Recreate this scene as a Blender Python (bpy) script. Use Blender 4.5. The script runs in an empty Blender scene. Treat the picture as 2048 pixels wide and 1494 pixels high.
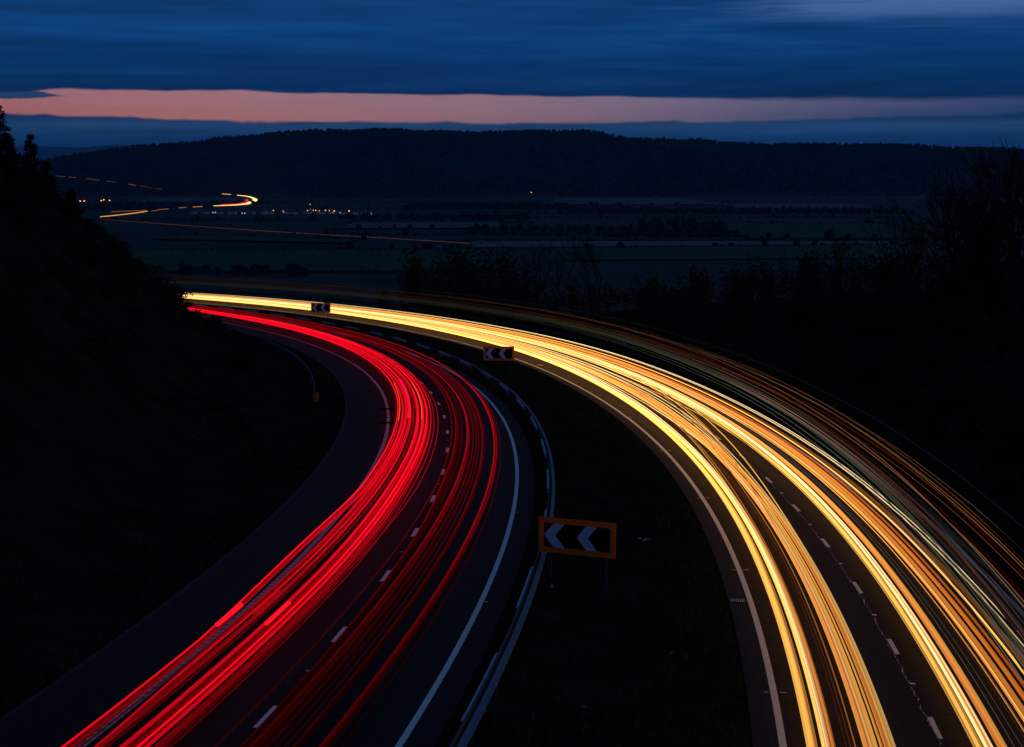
import bpy, math, random
from math import radians, sin, cos, atan2, hypot, pi, exp
from mathutils import Vector

SC = bpy.context.scene
COL = SC.collection

# ------------------------------------------------------------------ camera
cam_data = bpy.data.cameras.new('camera')
cam_data.sensor_width = 36.0
cam_data.lens = 62.45
cam_data.clip_start = 0.5
cam_data.clip_end = 90000
cam = bpy.data.objects.new('camera', cam_data)
COL.objects.link(cam)
cam.location = (0, 0, 100)
cam.rotation_euler = (radians(90 - 6.854), 0, 0)
SC.camera = cam

# ------------------------------------------------------------------ exposure
SC.view_settings.view_transform = 'Standard'
SC.view_settings.look = 'None'
SC.view_settings.exposure = 0
SC.view_settings.gamma = 1
SC.cycles.sample_clamp_indirect = 4
SC.cycles.max_bounces = 5
SC.cycles.diffuse_bounces = 2
SC.cycles.glossy_bounces = 3
SC.cycles.volume_bounces = 0

# ------------------------------------------------------------------ sky (dusk, after sunset)
world = bpy.data.worlds.new('World')
SC.world = world
world.use_nodes = True


class NT:
    """short hand for building node trees"""
    def __init__(self, tree):
        self.t = tree
        tree.nodes.clear()

    def n(self, kind, **kw):
        nd = self.t.nodes.new(kind)
        for k, v in kw.items():
            setattr(nd, k, v)
        return nd

    def link(self, a, b):
        self.t.links.new(a, b)

    def put(self, sock, v):
        if hasattr(v, 'is_output') or isinstance(v, bpy.types.NodeSocket):
            self.link(v, sock)
        else:
            sock.default_value = v

    def m(self, op, a, b=None, c=None, clamp=False):
        nd = self.n('ShaderNodeMath', operation=op)
        nd.use_clamp = clamp
        self.put(nd.inputs[0], a)
        if b is not None:
            self.put(nd.inputs[1], b)
        if c is not None:
            self.put(nd.inputs[2], c)
        return nd.outputs[0]

    def smooth(self, x, lo, hi):
        nd = self.n('ShaderNodeMapRange', interpolation_type='SMOOTHSTEP')
        self.put(nd.inputs[0], x)
        self.put(nd.inputs[1], lo)
        self.put(nd.inputs[2], hi)
        return nd.outputs[0]

    def mix(self, f, a, b):
        nd = self.n('ShaderNodeMix', data_type='RGBA')
        self.put(nd.inputs[0], f)
        self.put(nd.inputs[6], a)
        self.put(nd.inputs[7], b)
        return nd.outputs[2]

    def ramp(self, f, stops, interp='LINEAR'):
        nd = self.n('ShaderNodeValToRGB')
        cr = nd.color_ramp
        cr.interpolation = interp
        while len(cr.elements) < len(stops):
            cr.elements.new(0.5)
        for e, (p, c) in zip(cr.elements, stops):
            e.position = p
            e.color = (*c, 1) if len(c) == 3 else c
        self.put(nd.inputs[0], f)
        return nd.outputs[0]

    def noise(self, vec, scale, detail=4, rough=0.55, dist=0.0):
        nd = self.n('ShaderNodeTexNoise')
        if vec is not None:
            self.link(vec, nd.inputs['Vector'])
        nd.inputs['Scale'].default_value = scale
        nd.inputs['Detail'].default_value = detail
        nd.inputs['Roughness'].default_value = rough
        nd.inputs['Distortion'].default_value = dist
        return nd.outputs[0]

    def xyz(self, x, y, z):
        nd = self.n('ShaderNodeCombineXYZ')
        for s, v in zip(nd.inputs, (x, y, z)):
            self.put(s, v)
        return nd.outputs[0]


w = NT(world.node_tree)
tc = w.n('ShaderNodeTexCoord')
sep = w.n('ShaderNodeSeparateXYZ')
w.link(tc.outputs['Generated'], sep.inputs[0])
az = w.m('ARCTAN2', sep.outputs[0], sep.outputs[1])           # 0 = straight ahead, + to the right
el = w.m('ARCSINE', sep.outputs[2])
# slow wandering of the cloud edges
wob_big = w.noise(w.xyz(w.m('MULTIPLY', az, 5.0), w.m('MULTIPLY', el, 20.0), 0.3), 1.0, 3)
wob_fine = w.noise(w.xyz(w.m('MULTIPLY', az, 26.0), w.m('MULTIPLY', el, 120.0), 4.1), 1.0, 4, 0.5)
wob_mid = w.noise(w.xyz(w.m('MULTIPLY', az, 11.0), w.m('MULTIPLY', el, 45.0), 2.2), 1.0, 3, 0.5)
bump = w.noise(w.xyz(w.m('MULTIPLY', az, 45.0), 7.7, 0.0), 1.0, 2, 0.5)
# streaked cloud deck: long horizontal wisps
st_a = w.noise(w.xyz(w.m('MULTIPLY', az, 4.5), w.m('MULTIPLY', el, 75.0), 1.7), 1.0, 5, 0.6, 0.3)
st_b = w.noise(w.xyz(w.m('MULTIPLY', az, 16.0), w.m('MULTIPLY', el, 210.0), 9.2), 1.0, 4, 0.6)
streak = w.m('ADD', w.m('MULTIPLY', st_a, 0.7), w.m('MULTIPLY', st_b, 0.3))
# base of the deck, top of the low cloud
el_up = w.m('ADD', w.m('MULTIPLY_ADD', az, -0.0115, 0.0356), w.m('ADD', w.m('MULTIPLY', w.m('SUBTRACT', wob_fine, 0.5), 0.0034), w.m('MULTIPLY', w.m('SUBTRACT', wob_mid, 0.5), 0.0034)))
el_lo = w.m('ADD', w.m('MULTIPLY_ADD', w.m('MULTIPLY', az, az), 0.055, 0.0206),
            w.m('ADD', w.m('MULTIPLY', w.m('SUBTRACT', wob_fine, 0.5), 0.0036),
                w.m('ADD', w.m('MULTIPLY', w.smooth(bump, 0.52, 0.75), 0.0010), w.m('MULTIPLY', w.m('SUBTRACT', wob_mid, 0.5), 0.0030))))
el_up = w.m('ADD', el_up, w.m('MULTIPLY', w.smooth(az, -0.243, -0.270), -0.0026))
soft = w.m('MULTIPLY_ADD', w.smooth(az, 0.0, 0.28), 0.0016, 0.0007)
deck = w.smooth(el, w.m('SUBTRACT', el_up, soft), w.m('ADD', el_up, soft))
low = w.m('SUBTRACT', 1.0, w.smooth(el, w.m('SUBTRACT', el_lo, 0.0011), w.m('ADD', el_lo, 0.0009)))
# clear gap: afterglow, salmon to the left, mauve to the right, faint far right
gap = w.ramp(w.m('MULTIPLY_ADD', az, 1.6, 0.5),
             [(0.0, (0.50, 0.155, 0.150)), (0.2, (0.56, 0.205, 0.185)), (0.45, (0.42, 0.205, 0.22)),
              (0.60, (0.27, 0.175, 0.235)), (0.72, (0.125, 0.118, 0.212)), (0.83, (0.055, 0.080, 0.185)), (0.95, (0.022, 0.060, 0.165))])
vg = w.n('ShaderNodeVectorMath', operation='SCALE')
w.link(gap, vg.inputs[0])
w.link(w.m('MULTIPLY_ADD', w.m('SUBTRACT', streak, 0.5), 0.55, 0.95), vg.inputs[3])
gap = vg.outputs[0]
gap = w.mix(w.smooth(w.m('SUBTRACT', el, el_lo), 0.0, 0.013), gap,
            w.mix(0.30, gap, (0.20, 0.18, 0.30, 1)))
# stray dark wisp across the left end of the gap
half = w.m('ADD', w.m('MULTIPLY', w.smooth(az, -0.222, -0.272), 0.0032), w.m('MULTIPLY', w.m('SUBTRACT', wob_fine, 0.56), 0.0085))
off = w.m('ABSOLUTE', w.m('SUBTRACT', el, 0.0345))
wisp = w.m('MULTIPLY', w.smooth(w.m('SUBTRACT', half, off), -0.0003, 0.0008), w.smooth(az, -0.205, -0.235))
gap = w.mix(wisp, gap, (0.020, 0.055, 0.135, 1))
deck_col = w.ramp(w.m('MULTIPLY', el, 8.0),
                  [(0.0, (0.0016, 0.030, 0.110)), (0.27, (0.0014, 0.0235, 0.090)), (0.36, (0.0013, 0.0260, 0.100)),
                   (0.46, (0.0016, 0.034, 0.138)), (0.58, (0.0028, 0.046, 0.176)), (0.72, (0.0042, 0.043, 0.160)),
                   (0.86, (0.006, 0.050, 0.155)), (1.0, (0.004, 0.032, 0.100))])
# unseen sky overhead dimmed so the ground below gets less light
dim = w.m('MULTIPLY_ADD', w.smooth(el, 0.12, 0.5), -0.68, 1.0)
br = w.m('MULTIPLY', dim, w.m('MULTIPLY_ADD', w.m('SUBTRACT', streak, 0.5), 2.3, 1.16))
vm = w.n('ShaderNodeVectorMath', operation='SCALE')
w.link(deck_col, vm.inputs[0])
w.link(br, vm.inputs[3])
deck_col = vm.outputs[0]
# paler thin cloud, upper right, and faint pale wisps elsewhere
pale = w.m('MULTIPLY', w.smooth(streak, 0.50, 0.72),
           w.m('ADD', 0.035, w.m('MULTIPLY', w.smooth(az, 0.02, 0.26), w.smooth(el, 0.055, 0.085))))
thin = w.m('MULTIPLY', w.smooth(w.m('ADD', az, w.m('MULTIPLY', w.m('SUBTRACT', st_a, 0.5), 0.5)), 0.06, 0.22),
           w.smooth(w.m('ADD', el, w.m('MULTIPLY', w.m('SUBTRACT', st_a, 0.5), 0.035)), 0.066, 0.088))
deck_col = w.mix(w.m('MAXIMUM', pale, w.m('MULTIPLY', thin, 0.75)), deck_col, (0.075, 0.165, 0.385, 1))
low_col = w.ramp(w.m('MULTIPLY', el, 40.0),
                 [(0.0, (0.0030, 0.038, 0.135)), (0.42, (0.0040, 0.042, 0.145)), (0.60, (0.010, 0.053, 0.150)),
                  (0.78, (0.018, 0.060, 0.155)), (0.95, (0.008, 0.042, 0.120))])
vl = w.n('ShaderNodeVectorMath', operation='SCALE')
w.link(low_col, vl.inputs[0])
w.link(w.m('MULTIPLY_ADD', w.m('SUBTRACT', streak, 0.5), 2.6, 1.05), vl.inputs[3])
low_col = vl.outputs[0]
skyc = w.mix(deck, w.mix(low, gap, low_col), deck_col)
# a little of the real twilight dome over everything
nish = w.n('ShaderNodeTexSky', sky_type='NISHITA')
nish.sun_disc = False
nish.sun_elevation = radians(-4)
nish.sun_rotation = radians(-25)
bg = w.n('ShaderNodeBackground')
w.link(skyc, bg.inputs[0])
bg.inputs[1].default_value = 1.0
bg2 = w.n('ShaderNodeBackground')
w.link(nish.outputs[0], bg2.inputs[0])
bg2.inputs[1].default_value = 0.004
addb = w.n('ShaderNodeAddShader')
w.link(bg.outputs[0], addb.inputs[0])
w.link(bg2.outputs[0], addb.inputs[1])
wo = w.n('ShaderNodeOutputWorld')
w.link(addb.outputs[0], wo.inputs[0])

# ------------------------------------------------------------------ materials


def mat_plain(name, col, rough=0.8, metal=0.0, var=0.0, scale=3.0, bump=0.0, spec=0.3, coord='Object'):
    m = bpy.data.materials.new(name)
    m.use_nodes = True
    n = NT(m.node_tree)
    b = n.n('ShaderNodeBsdfPrincipled')
    o = n.n('ShaderNodeOutputMaterial')
    n.link(b.outputs[0], o.inputs[0])
    b.inputs['Roughness'].default_value = rough
    b.inputs['Metallic'].default_value = metal
    b.inputs['Specular IOR Level'].default_value = spec
    t = n.n('ShaderNodeTexCoord')
    ns = n.noise(t.outputs[coord], scale, 6, 0.65)
    lo = tuple(c * (1 - var) for c in col)
    hi = tuple(min(1, c * (1 + var)) for c in col)
    n.link(n.ramp(ns, [(0.3, lo), (0.7, hi)]), b.inputs['Base Color'])
    if bump:
        bp = n.n('ShaderNodeBump')
        bp.inputs['Strength'].default_value = bump
        n.link(n.noise(t.outputs[coord], scale * 8, 4), bp.inputs['Height'])
        n.link(bp.outputs[0], b.inputs['Normal'])
    return m


def mat_glow(name):
    """light given off: colour and strength are stored along the object"""
    m = bpy.data.materials.new(name)
    m.use_nodes = True
    n = NT(m.node_tree)
    a = n.n('ShaderNodeAttribute', attribute_name='glow')
    e = n.n('ShaderNodeEmission')
    n.link(a.outputs['Color'], e.inputs[0])
    e.inputs[1].default_value = 1.0
    o = n.n('ShaderNodeOutputMaterial')
    n.link(e.outputs[0], o.inputs[0])
    return m


def mat_lamp(name, col, k):
    m = bpy.data.materials.new(name)
    m.use_nodes = True
    n = NT(m.node_tree)
    e = n.n('ShaderNodeEmission')
    e.inputs[0].default_value = (*col, 1)
    e.inputs[1].default_value = k
    o = n.n('ShaderNodeOutputMaterial')
    n.link(e.outputs[0], o.inputs[0])
    return m


M_ASPH = mat_plain('asphalt', (0.0155, 0.0130, 0.0130), 0.9, var=0.75, scale=7, bump=0.25, spec=0.15)
M_PATCH = mat_plain('dark_patch', (0.004, 0.004, 0.004), 0.95, var=0.3, scale=3, spec=0.0)
M_STRIP = mat_plain('dull_edge_strip', (0.036, 0.038, 0.042), 0.9, var=0.4, scale=2, spec=0.1)
M_TAR = mat_plain('tar', (0.02, 0.02, 0.02), 0.18, var=0.3, scale=5, bump=0.9, spec=0.8)
M_PAINT = mat_plain('road_paint', (0.66, 0.66, 0.64), 0.7, var=0.16, scale=9, bump=0.2)
M_DASH = mat_plain('fresh_road_paint', (0.84, 0.83, 0.80), 0.7, var=0.08, scale=9, bump=0.2)
M_PANEL = mat_plain('panel_sheeting', (0.44, 0.56, 0.74), 0.5, var=0.1, scale=4, spec=0.2)
M_PAINT_WORN = mat_plain('worn_road_paint', (0.34, 0.33, 0.33), 0.75, var=0.45, scale=6, bump=0.3)
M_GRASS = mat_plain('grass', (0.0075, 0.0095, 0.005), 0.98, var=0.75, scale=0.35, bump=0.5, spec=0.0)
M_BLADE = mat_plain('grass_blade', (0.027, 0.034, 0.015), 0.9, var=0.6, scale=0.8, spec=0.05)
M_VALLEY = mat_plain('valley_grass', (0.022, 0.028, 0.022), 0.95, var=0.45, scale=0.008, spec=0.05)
M_GREENFIELD = mat_plain('pasture', (0.016, 0.050, 0.016), 0.95, var=0.3, scale=0.012, spec=0.05)
M_STUBBLE = mat_plain('stubble', (0.125, 0.100, 0.095), 0.95, var=0.25, scale=0.02, spec=0.05)
M_PALEFIELD = mat_plain('dry_pasture', (0.085, 0.090, 0.080), 0.95, var=0.3, scale=0.01, spec=0.05)
M_LEAF = mat_plain('gorse_leaf', (0.010, 0.012, 0.006), 0.8, var=0.6, scale=1.2, spec=0.1)
M_THICK = mat_plain('thicket_leaf', (0.016, 0.013, 0.008), 0.85, var=0.6, scale=0.6, spec=0.1)
M_PINE = mat_plain('pine_needle', (0.008, 0.011, 0.007), 0.85, var=0.5, scale=1.0, spec=0.1)
M_BARK = mat_plain('bark', (0.009, 0.008, 0.007), 0.9, var=0.5, scale=4, bump=0.5, spec=0.05)
M_WOOD = mat_plain('far_wood', (0.010, 0.012, 0.011), 0.95, var=0.6, scale=0.012, spec=0.02)
M_HILL = mat_plain('hill_ground', (0.012, 0.014, 0.013), 0.95, var=0.5, scale=0.004, spec=0.02)
M_STEEL = mat_plain('galvanised_steel', (0.085, 0.115, 0.165), 0.6, metal=0.2, var=0.12, scale=2.5, bump=0.1)
M_POST = mat_plain('weathered_post', (0.045, 0.026, 0.016), 0.9, metal=0.0, var=0.4, scale=6)
M_WHITE = mat_plain('white_sheeting', (0.80, 0.82, 0.84), 0.35, var=0.07, scale=4)
M_CHEV = mat_plain('chevron_sheeting', (0.38, 0.56, 0.85), 0.45, var=0.14, scale=7, spec=0.2)  # white sheeting, with the blue of twilight put into its colour
M_BLACK = mat_plain('black_board', (0.005, 0.005, 0.006), 0.85, var=0.2, scale=4, spec=0.03)
M_ORANGE = mat_plain('orange_sheeting', (0.80, 0.17, 0.015), 0.55, var=0.12, scale=4)
M_GREY = mat_plain('grey_post_paint', (0.035, 0.036, 0.042), 0.75, metal=0.0, var=0.2, scale=3)
M_STUD = mat_plain('stud_reflector', (0.85, 0.85, 0.82), 0.25, var=0.05, scale=20)
M_STUDRED = mat_plain('red_stud_reflector', (0.75, 0.05, 0.05), 0.25, var=0.05, scale=20)
M_STUDAMBER = mat_plain('amber_stud_reflector', (0.9, 0.55, 0.2), 0.25, var=0.05, scale=20)
M_IRON = mat_plain('cast_iron', (0.10, 0.09, 0.08), 0.3, metal=0.7, var=0.4, scale=9, bump=0.4)
M_WALL = mat_plain('white_render', (0.42, 0.41, 0.40), 0.9, var=0.2, scale=0.5)
M_ROOF = mat_plain('slate', (0.050, 0.052, 0.060), 0.7, var=0.3, scale=1.0)
M_PAPER = mat_plain('pale_litter', (0.55, 0.57, 0.6), 0.8, var=0.1, scale=6)
M_GLOW = mat_glow('vehicle_lamp_and_side_glow')
M_SODIUM = mat_lamp('sodium_lamp', (1.0, 0.27, 0.03), 6.0)
M_WARMWIN = mat_lamp('lit_window', (1.0, 0.72, 0.36), 1.6)

# ------------------------------------------------------------------ helpers


def link(o):
    COL.objects.link(o)
    return o


def mesh_obj(name, verts, faces, mats, parent=None, smooth=False, midx=None):
    me = bpy.data.meshes.new(name)
    me.from_pydata(verts, [], faces)
    for m in (mats if isinstance(mats, (list, tuple)) else [mats]):
        me.materials.append(m)
    if midx:
        me.polygons.foreach_set('material_index', midx)
    if smooth:
        me.polygons.foreach_set('use_smooth', [True] * len(me.polygons))
    me.update()
    o = link(bpy.data.objects.new(name, me))
    if parent:
        o.parent = parent
    return o


def tag(o, label=None, cat=None, group=None, kind=None):
    for k, v in (('label', label), ('category', cat), ('group', group), ('kind', kind)):
        if v:
            o[k] = v
    return o


def empty(name, loc, rz=0.0):
    o = link(bpy.data.objects.new(name, None))
    o.location = loc
    o.rotation_euler = (0, 0, rz)
    o.empty_display_size = 0.3
    return o


def copy_tree(o, parent=None):
    c = o.copy()
    COL.objects.link(c)
    if parent:
        c.parent = parent
    for ch in list(o.children):
        copy_tree(ch, c)
    return c


class MB:
    def __init__(self):
        self.v, self.f = [], []

    def box(self, c, size, rz=0.0):
        i = len(self.v)
        ca, sa = cos(rz), sin(rz)
        for dz in (-.5, .5):
            for dx, dy in ((-.5, -.5), (.5, -.5), (.5, .5), (-.5, .5)):
                x, y = dx * size[0], dy * size[1]
                self.v.append((c[0] + x * ca - y * sa, c[1] + x * sa + y * ca, c[2] + dz * size[2]))
        self.f += [(i, i + 3, i + 2, i + 1), (i + 4, i + 5, i + 6, i + 7), (i, i + 1, i + 5, i + 4),
                   (i + 1, i + 2, i + 6, i + 5), (i + 2, i + 3, i + 7, i + 6), (i + 3, i, i + 4, i + 7)]
        return self

    def prism(self, pts, z0, z1):
        """pts: outline in x-z, extruded along y from z0 to z1"""
        i, n = len(self.v), len(pts)
        self.v += [(p[0], z0, p[1]) for p in pts] + [(p[0], z1, p[1]) for p in pts]
        self.f += [tuple(range(i, i + n)), tuple(range(i + 2 * n - 1, i + n - 1, -1))]
        self.f += [(i + k, i + n + k, i + n + (k + 1) % n, i + (k + 1) % n) for k in range(n)]
        return self

    def limb(self, a, b, ra, rb, n=5):
        a, b = Vector(a), Vector(b)
        d = (b - a).normalized()
        u = d.cross(Vector((0.3, 0.9, 0.2))).normalized()
        w_ = d.cross(u)
        i = len(self.v)
        for p, r in ((a, ra), (b, rb)):
            for k in range(n):
                q = p + u * (r * cos(2 * pi * k / n)) + w_ * (r * sin(2 * pi * k / n))
                self.v.append(tuple(q))
        self.f += [(i + k, i + (k + 1) % n, i + n + (k + 1) % n, i + n + k) for k in range(n)]
        self.f.append(tuple(range(i + n, i + 2 * n)))
        return self

    def quad(self, c, u, w_):
        i = len(self.v)
        c = Vector(c)
        self.v += [tuple(c - u - w_ * .4), tuple(c + u * .2 - w_), tuple(c + u + w_ * .3), tuple(c - u * .1 + w_)]
        self.f.append((i, i + 1, i + 2, i + 3))
        return self

    def build(self, name, mat, parent=None, smooth=False):
        return mesh_obj(name, self.v, self.f, mat, parent, smooth)


def interp(x, tab):
    if x <= tab[0][0]:
        return tab[0][1]
    for (x0, y0), (x1, y1) in zip(tab, tab[1:]):
        if x <= x1:
            return y0 + (y1 - y0) * (x - x0) / (x1 - x0)
    return tab[-1][1]


def sstep(a, b, x):
    u = max(0.0, min(1.0, (x - a) / (b - a)))
    return u * u * (3 - 2 * u)


ORD = ['first', 'second', 'third', 'fourth', 'fifth', 'sixth', 'seventh', 'eighth', 'ninth', 'tenth', 'eleventh',
       'twelfth', 'thirteenth', 'fourteenth', 'fifteenth', 'sixteenth', 'seventeenth', 'eighteenth', 'nineteenth']
TENS = ['', '', 'twenty', 'thirty', 'forty', 'fifty', 'sixty', 'seventy', 'eighty', 'ninety']


def ordinal(n):
    if n <= 19:
        return ORD[n - 1]
    t, u = divmod(n, 10)
    return TENS[t] + '-' + ORD[u - 1] if u else TENS[t][:-1] + 'ieth'


# ------------------------------------------------------------------ road geometry
# s runs along the road (0 where it heads straight away from the bridge), t is the offset to the right of the
# lane line of the outbound carriageway; the whole road turns left on one long curve and runs downhill.
CX, CY, R0 = -392.654, 86.675, 389.226
DZL = [(-120, -.02), (60, 0.04), (100, 0.06), (150, .25), (190, .55), (260, 1.0), (420, 1.8)]
DZR = [(-120, -1.6), (-60, -1.42), (-40, -1.33), (-10, -1.08), (10, -.93), (45, -.6), (80, -.15), (140, .25), (190, .58),
       (240, .88), (300, 1.15), (420, 1.8)]


def xy(s, t):
    a = s / R0
    return CX + (R0 + t) * cos(a), CY + (R0 + t) * sin(a)


def smooth_tab(s, tab):
    return sum(interp(s + d, tab) for d in (-16, -8, 0, 8, 16)) / 5


def road_z(s, t):
    x, y = xy(s, t)
    l, r = smooth_tab(s, DZL), smooth_tab(s, DZR)
    k = 0 if t < 4.6 else 1 if t > 11.85 else (t - 4.6) / 7.25
    return 100 - 11.655 + .00926 * x - .04259 * y + l + (r - l) * k


def P(s, t, h=0.0):
    x, y = xy(s, t)
    return (x, y, road_z(s, t) + h)


def s_list(a, b, near=1.5, far=4.0):
    out, s = [], a
    while s < b:
        out.append(s)
        s += near if s < 70 else far
    out.append(b)
    return out


def strip(name, s0, s1, t0, t1, h, mat, step=2.0, wob=0.0, nt=1):
    ns = max(1, int(abs(s1 - s0) / step))
    v, f = [], []
    rng = random.Random(int(abs(s0 * 131 + t0 * 17)) & 0xffff)
    for i in range(ns + 1):
        s = s0 + (s1 - s0) * i / ns
        for j in range(nt + 1):
            t = t0 + (t1 - t0) * j / nt
            v.append(P(s, t + (rng.uniform(-wob, wob) if wob else 0), h))
    for i in range(ns):
        for j in range(nt):
            a = i * (nt + 1) + j
            f.append((a, a + 1, a + nt + 2, a + nt + 1))
    return v, f


LEFT = [(-140, -26), (-100, 6), (-70, 19), (-45, 19.6), (-36, 18), (-31, 15.9), (-29, 14.6), (-24, 10.3), (-19.5, 5.5),
        (-16, 2.7), (-12, .5), (-9.5, .02), (-6.6, .02)]
RIGHT = [(21.6, 0.02), (24, .05), (28, .8), (34, 2.6), (42, 3.9), (60, 5.2), (95, 6), (130, 4), (170, -8), (230, -40)]
RIGHTFAR = [(21.6, 0.02), (25, -.5), (40, -3.5), (70, -14), (110, -30), (170, -55), (230, -78)]
LEFTFAR = [(-140, -60), (-100, -44), (-60, -22), (-30, -8), (-14, -1), (-6.6, .02)]


def lump(x, y):
    return (sin(x * .21 + 1.3) * cos(y * .17) + .6 * sin(x * .53 + y * .41) + .4 * sin(x * 1.1 - y * .9 + 2)) / 2


def gz(s, t):
    """ground height in road coordinates"""
    z = road_z(s, t)
    if t < -6.6:
        k = sstep(185, 250, s)
        hgt = interp(t, LEFT) * (1 - k) + interp(t, LEFTFAR) * k
        x, y = xy(s, t)
        return z + hgt + lump(x, y) * .35 * sstep(-9, -16, t)
    if t > 21.6:
        k = sstep(95, 200, s)
        x, y = xy(s, t)
        return z + interp(t, RIGHT) * (1 - k) + interp(t, RIGHTFAR) * k + lump(x, y) * .3 * sstep(23, 30, t)
    if 4.6 < t < 11.85:
        return z + 0.03 - .18 * sin(pi * (t - 4.6) / 7.25)
    return z - 0.06


# near ground sheet
tl = [-140, -120, -100, -85, -70, -58, -50, -45, -40, -36, -33, -31, -29, -26.5, -24, -21.7, -19.5, -17.7, -16, -14, -12,
      -10.5, -9.5, -8, -6.6, -6.45, -3, 0, 3, 4.3, 4.45, 5.2, 6.2, 7.2, 8.2, 9.2, 10.2, 11, 11.7, 11.86, 14, 17, 20, 21.5, 21.6,
      22.6, 24, 26, 28, 31, 34, 38, 42, 47, 53, 60, 70, 82, 95, 110, 130, 150, 170, 200, 230]
sl = [-110 + 3.0 * i for i in range(175)]
gv, gf = [], []
for s in sl:
    for t in tl:
        x, y = xy(s, t)
        gv.append((x, y, gz(s, t)))
nt = len(tl)
for i in range(len(sl) - 1):
    for j in range(nt - 1):
        a = i * nt + j
        gf.append((a, a + 1, a + nt + 1, a + nt))
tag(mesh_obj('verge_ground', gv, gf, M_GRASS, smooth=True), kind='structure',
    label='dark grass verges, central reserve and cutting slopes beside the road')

# carriageways
v, f = strip('a', -110, 410, -6.5, 4.5, 0.0, M_ASPH, 2.5, nt=6)
tag(mesh_obj('outbound_road', v, f, M_ASPH, smooth=True), kind='structure', label='dark asphalt of the carriageway under the red light trails')
v, f = strip('a', -110, 410, 11.86, 21.55, 0.0, M_ASPH, 2.5, nt=5)
tag(mesh_obj('inbound_road', v, f, M_ASPH, smooth=True), kind='structure', label='dark asphalt of the carriageway under the yellow light trails')


def marking(name, s0, s1, t, width, mat, h=0.004, step=2.0):
    v, f = strip(name, s0, s1, t - width / 2, t + width / 2, h, mat, step)
    return tag(mesh_obj(name, v, f, mat), kind='structure')


# ribbed left edge line, with its raised ribs as geometry
marking('edge_line', -110, 410, -3.62, .20, M_PAINT_WORN)
rb = MB()
s = -60.0
while s < 75:
    x, y = xy(s, -3.62)
    rb.box((x, y, road_z(s, -3.62) + .010), (.19, .10, .010), s / R0)
    s += .5
tag(rb.build('edge_line_ribs', M_PAINT), kind='structure')
marking('edge_strip', -110, 410, -6.42, .14, M_STRIP)
marking('edge_line', -110, 410, 3.68, .17, M_PAINT)
marking('edge_line', -110, 410, 12.62, .19, M_PAINT)
marking('edge_line', -110, 410, 20.35, .18, M_PAINT)
dv, df = [], []
for k in range(-7, 40):
    for (c0, t0, L_) in ((-44.7 + 9 * k, 0.0, 2.0),):
        v, f = strip('d', c0 - L_ / 2, c0 + L_ / 2, t0 - .085, t0 + .085, .004, None, 1.0)
        n0 = len(dv)
        dv += v
        df += [tuple(i + n0 for i in q) for q in f]
tag(mesh_obj('lane_line', dv, df, M_DASH), kind='structure')
dv, df = [], []
for k in range(-7, 40):
    c0 = -39.9 + 8.63 * k
    v, f = strip('d', c0 - .96, c0 + .96, 16.58, 16.72, .008, None, 1.0)
    n0 = len(dv)
    dv += v
    df += [tuple(i + n0 for i in q) for q in f]
tag(mesh_obj('lane_line', dv, df, M_PAINT), kind='structure')
# sealed joint down the inbound carriageway, a wavering glossy bead
sv, sf = [], []
rng = random.Random(5)
s, tt = -62.0, 16.55
prev = None
while s < 60:
    tt += rng.uniform(-.035, .035) + (16.56 - tt) * .3
    wd = rng.uniform(.008, .035)
    n0 = len(sv)
    sv += [P(s, tt - wd, .004), P(s, tt, .004 + rng.uniform(.008, .026)), P(s, tt + wd, .004)]
    if prev is not None:
        sf += [(prev, prev + 1, n0 + 1, n0), (prev + 1, prev + 2, n0 + 2, n0 + 1)]
    prev = n0
    s += .18
tag(mesh_obj('sealed_joint', sv, sf, M_TAR), kind='structure')
# dark drain patches across the left edge line
for s0 in (24.0, 33.0):
    v, f = strip('p', s0 - .55, s0 + .55, -4.3, -3.2, .022, None, .5)
    tag(mesh_obj('drain_patch', v, f, M_PATCH), kind='structure')


# ------------------------------------------------------------------ road studs
def stud(name, s, t, mat, wdt, label, group, dep=.10, hgt=.022):
    a = s / R0
    x, y = xy(s, t)
    root = empty(name, (x, y, road_z(s, t) + .004), a)
    MB().box((0, 0, hgt * .35), (wdt, dep, hgt * .7)).build('stud_base', M_IRON, root)
    MB().box((0, 0, hgt * .7 + .006), (wdt * .86, dep * .62, .012)).build('reflector', mat, root)
    return tag(root, label, 'road stud', group)


for k in range(8):
    stud('road_stud', -40.2 + 18 * k, 0.0, M_STUD, .13, 'small white road stud in a gap of the outbound dashed lane line',
         'white studs along the outbound lane line')
for k in range(6):
    stud('road_stud', -15.2 + 18.4 * k, -3.86, M_STUDRED, .13, 'small red road stud outside the ribbed edge line by the hard shoulder',
         'red studs along the hard shoulder')
for k in range(6):
    stud('road_stud', -31.0 + 18.2 * k, 3.86, M_STUDAMBER, .11, 'small amber road stud between the outbound edge line and the barrier',
         'amber studs by the barrier')
for k in range(6):
    stud('road_stud', -36.8 + 17.2 * k, 12.87, M_STUDAMBER, .22,
         'amber road stud on the traffic side of the inbound edge line', 'amber studs on the traffic side of the inbound line', .05)
    stud('road_stud', -36.8 + 17.2 * k, 12.40, M_STUDAMBER, .15,
         'amber road stud on the grass side of the inbound edge line', 'amber studs on the grass side of the inbound line', .05)
for k in range(6):
    stud('road_stud', -44.3 + 8.63 * k * 1.0, 16.62, M_STUD, .16, 'glinting road stud in a gap of the inbound dashed lane line',
         'studs along the inbound lane line', .12)


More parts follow.
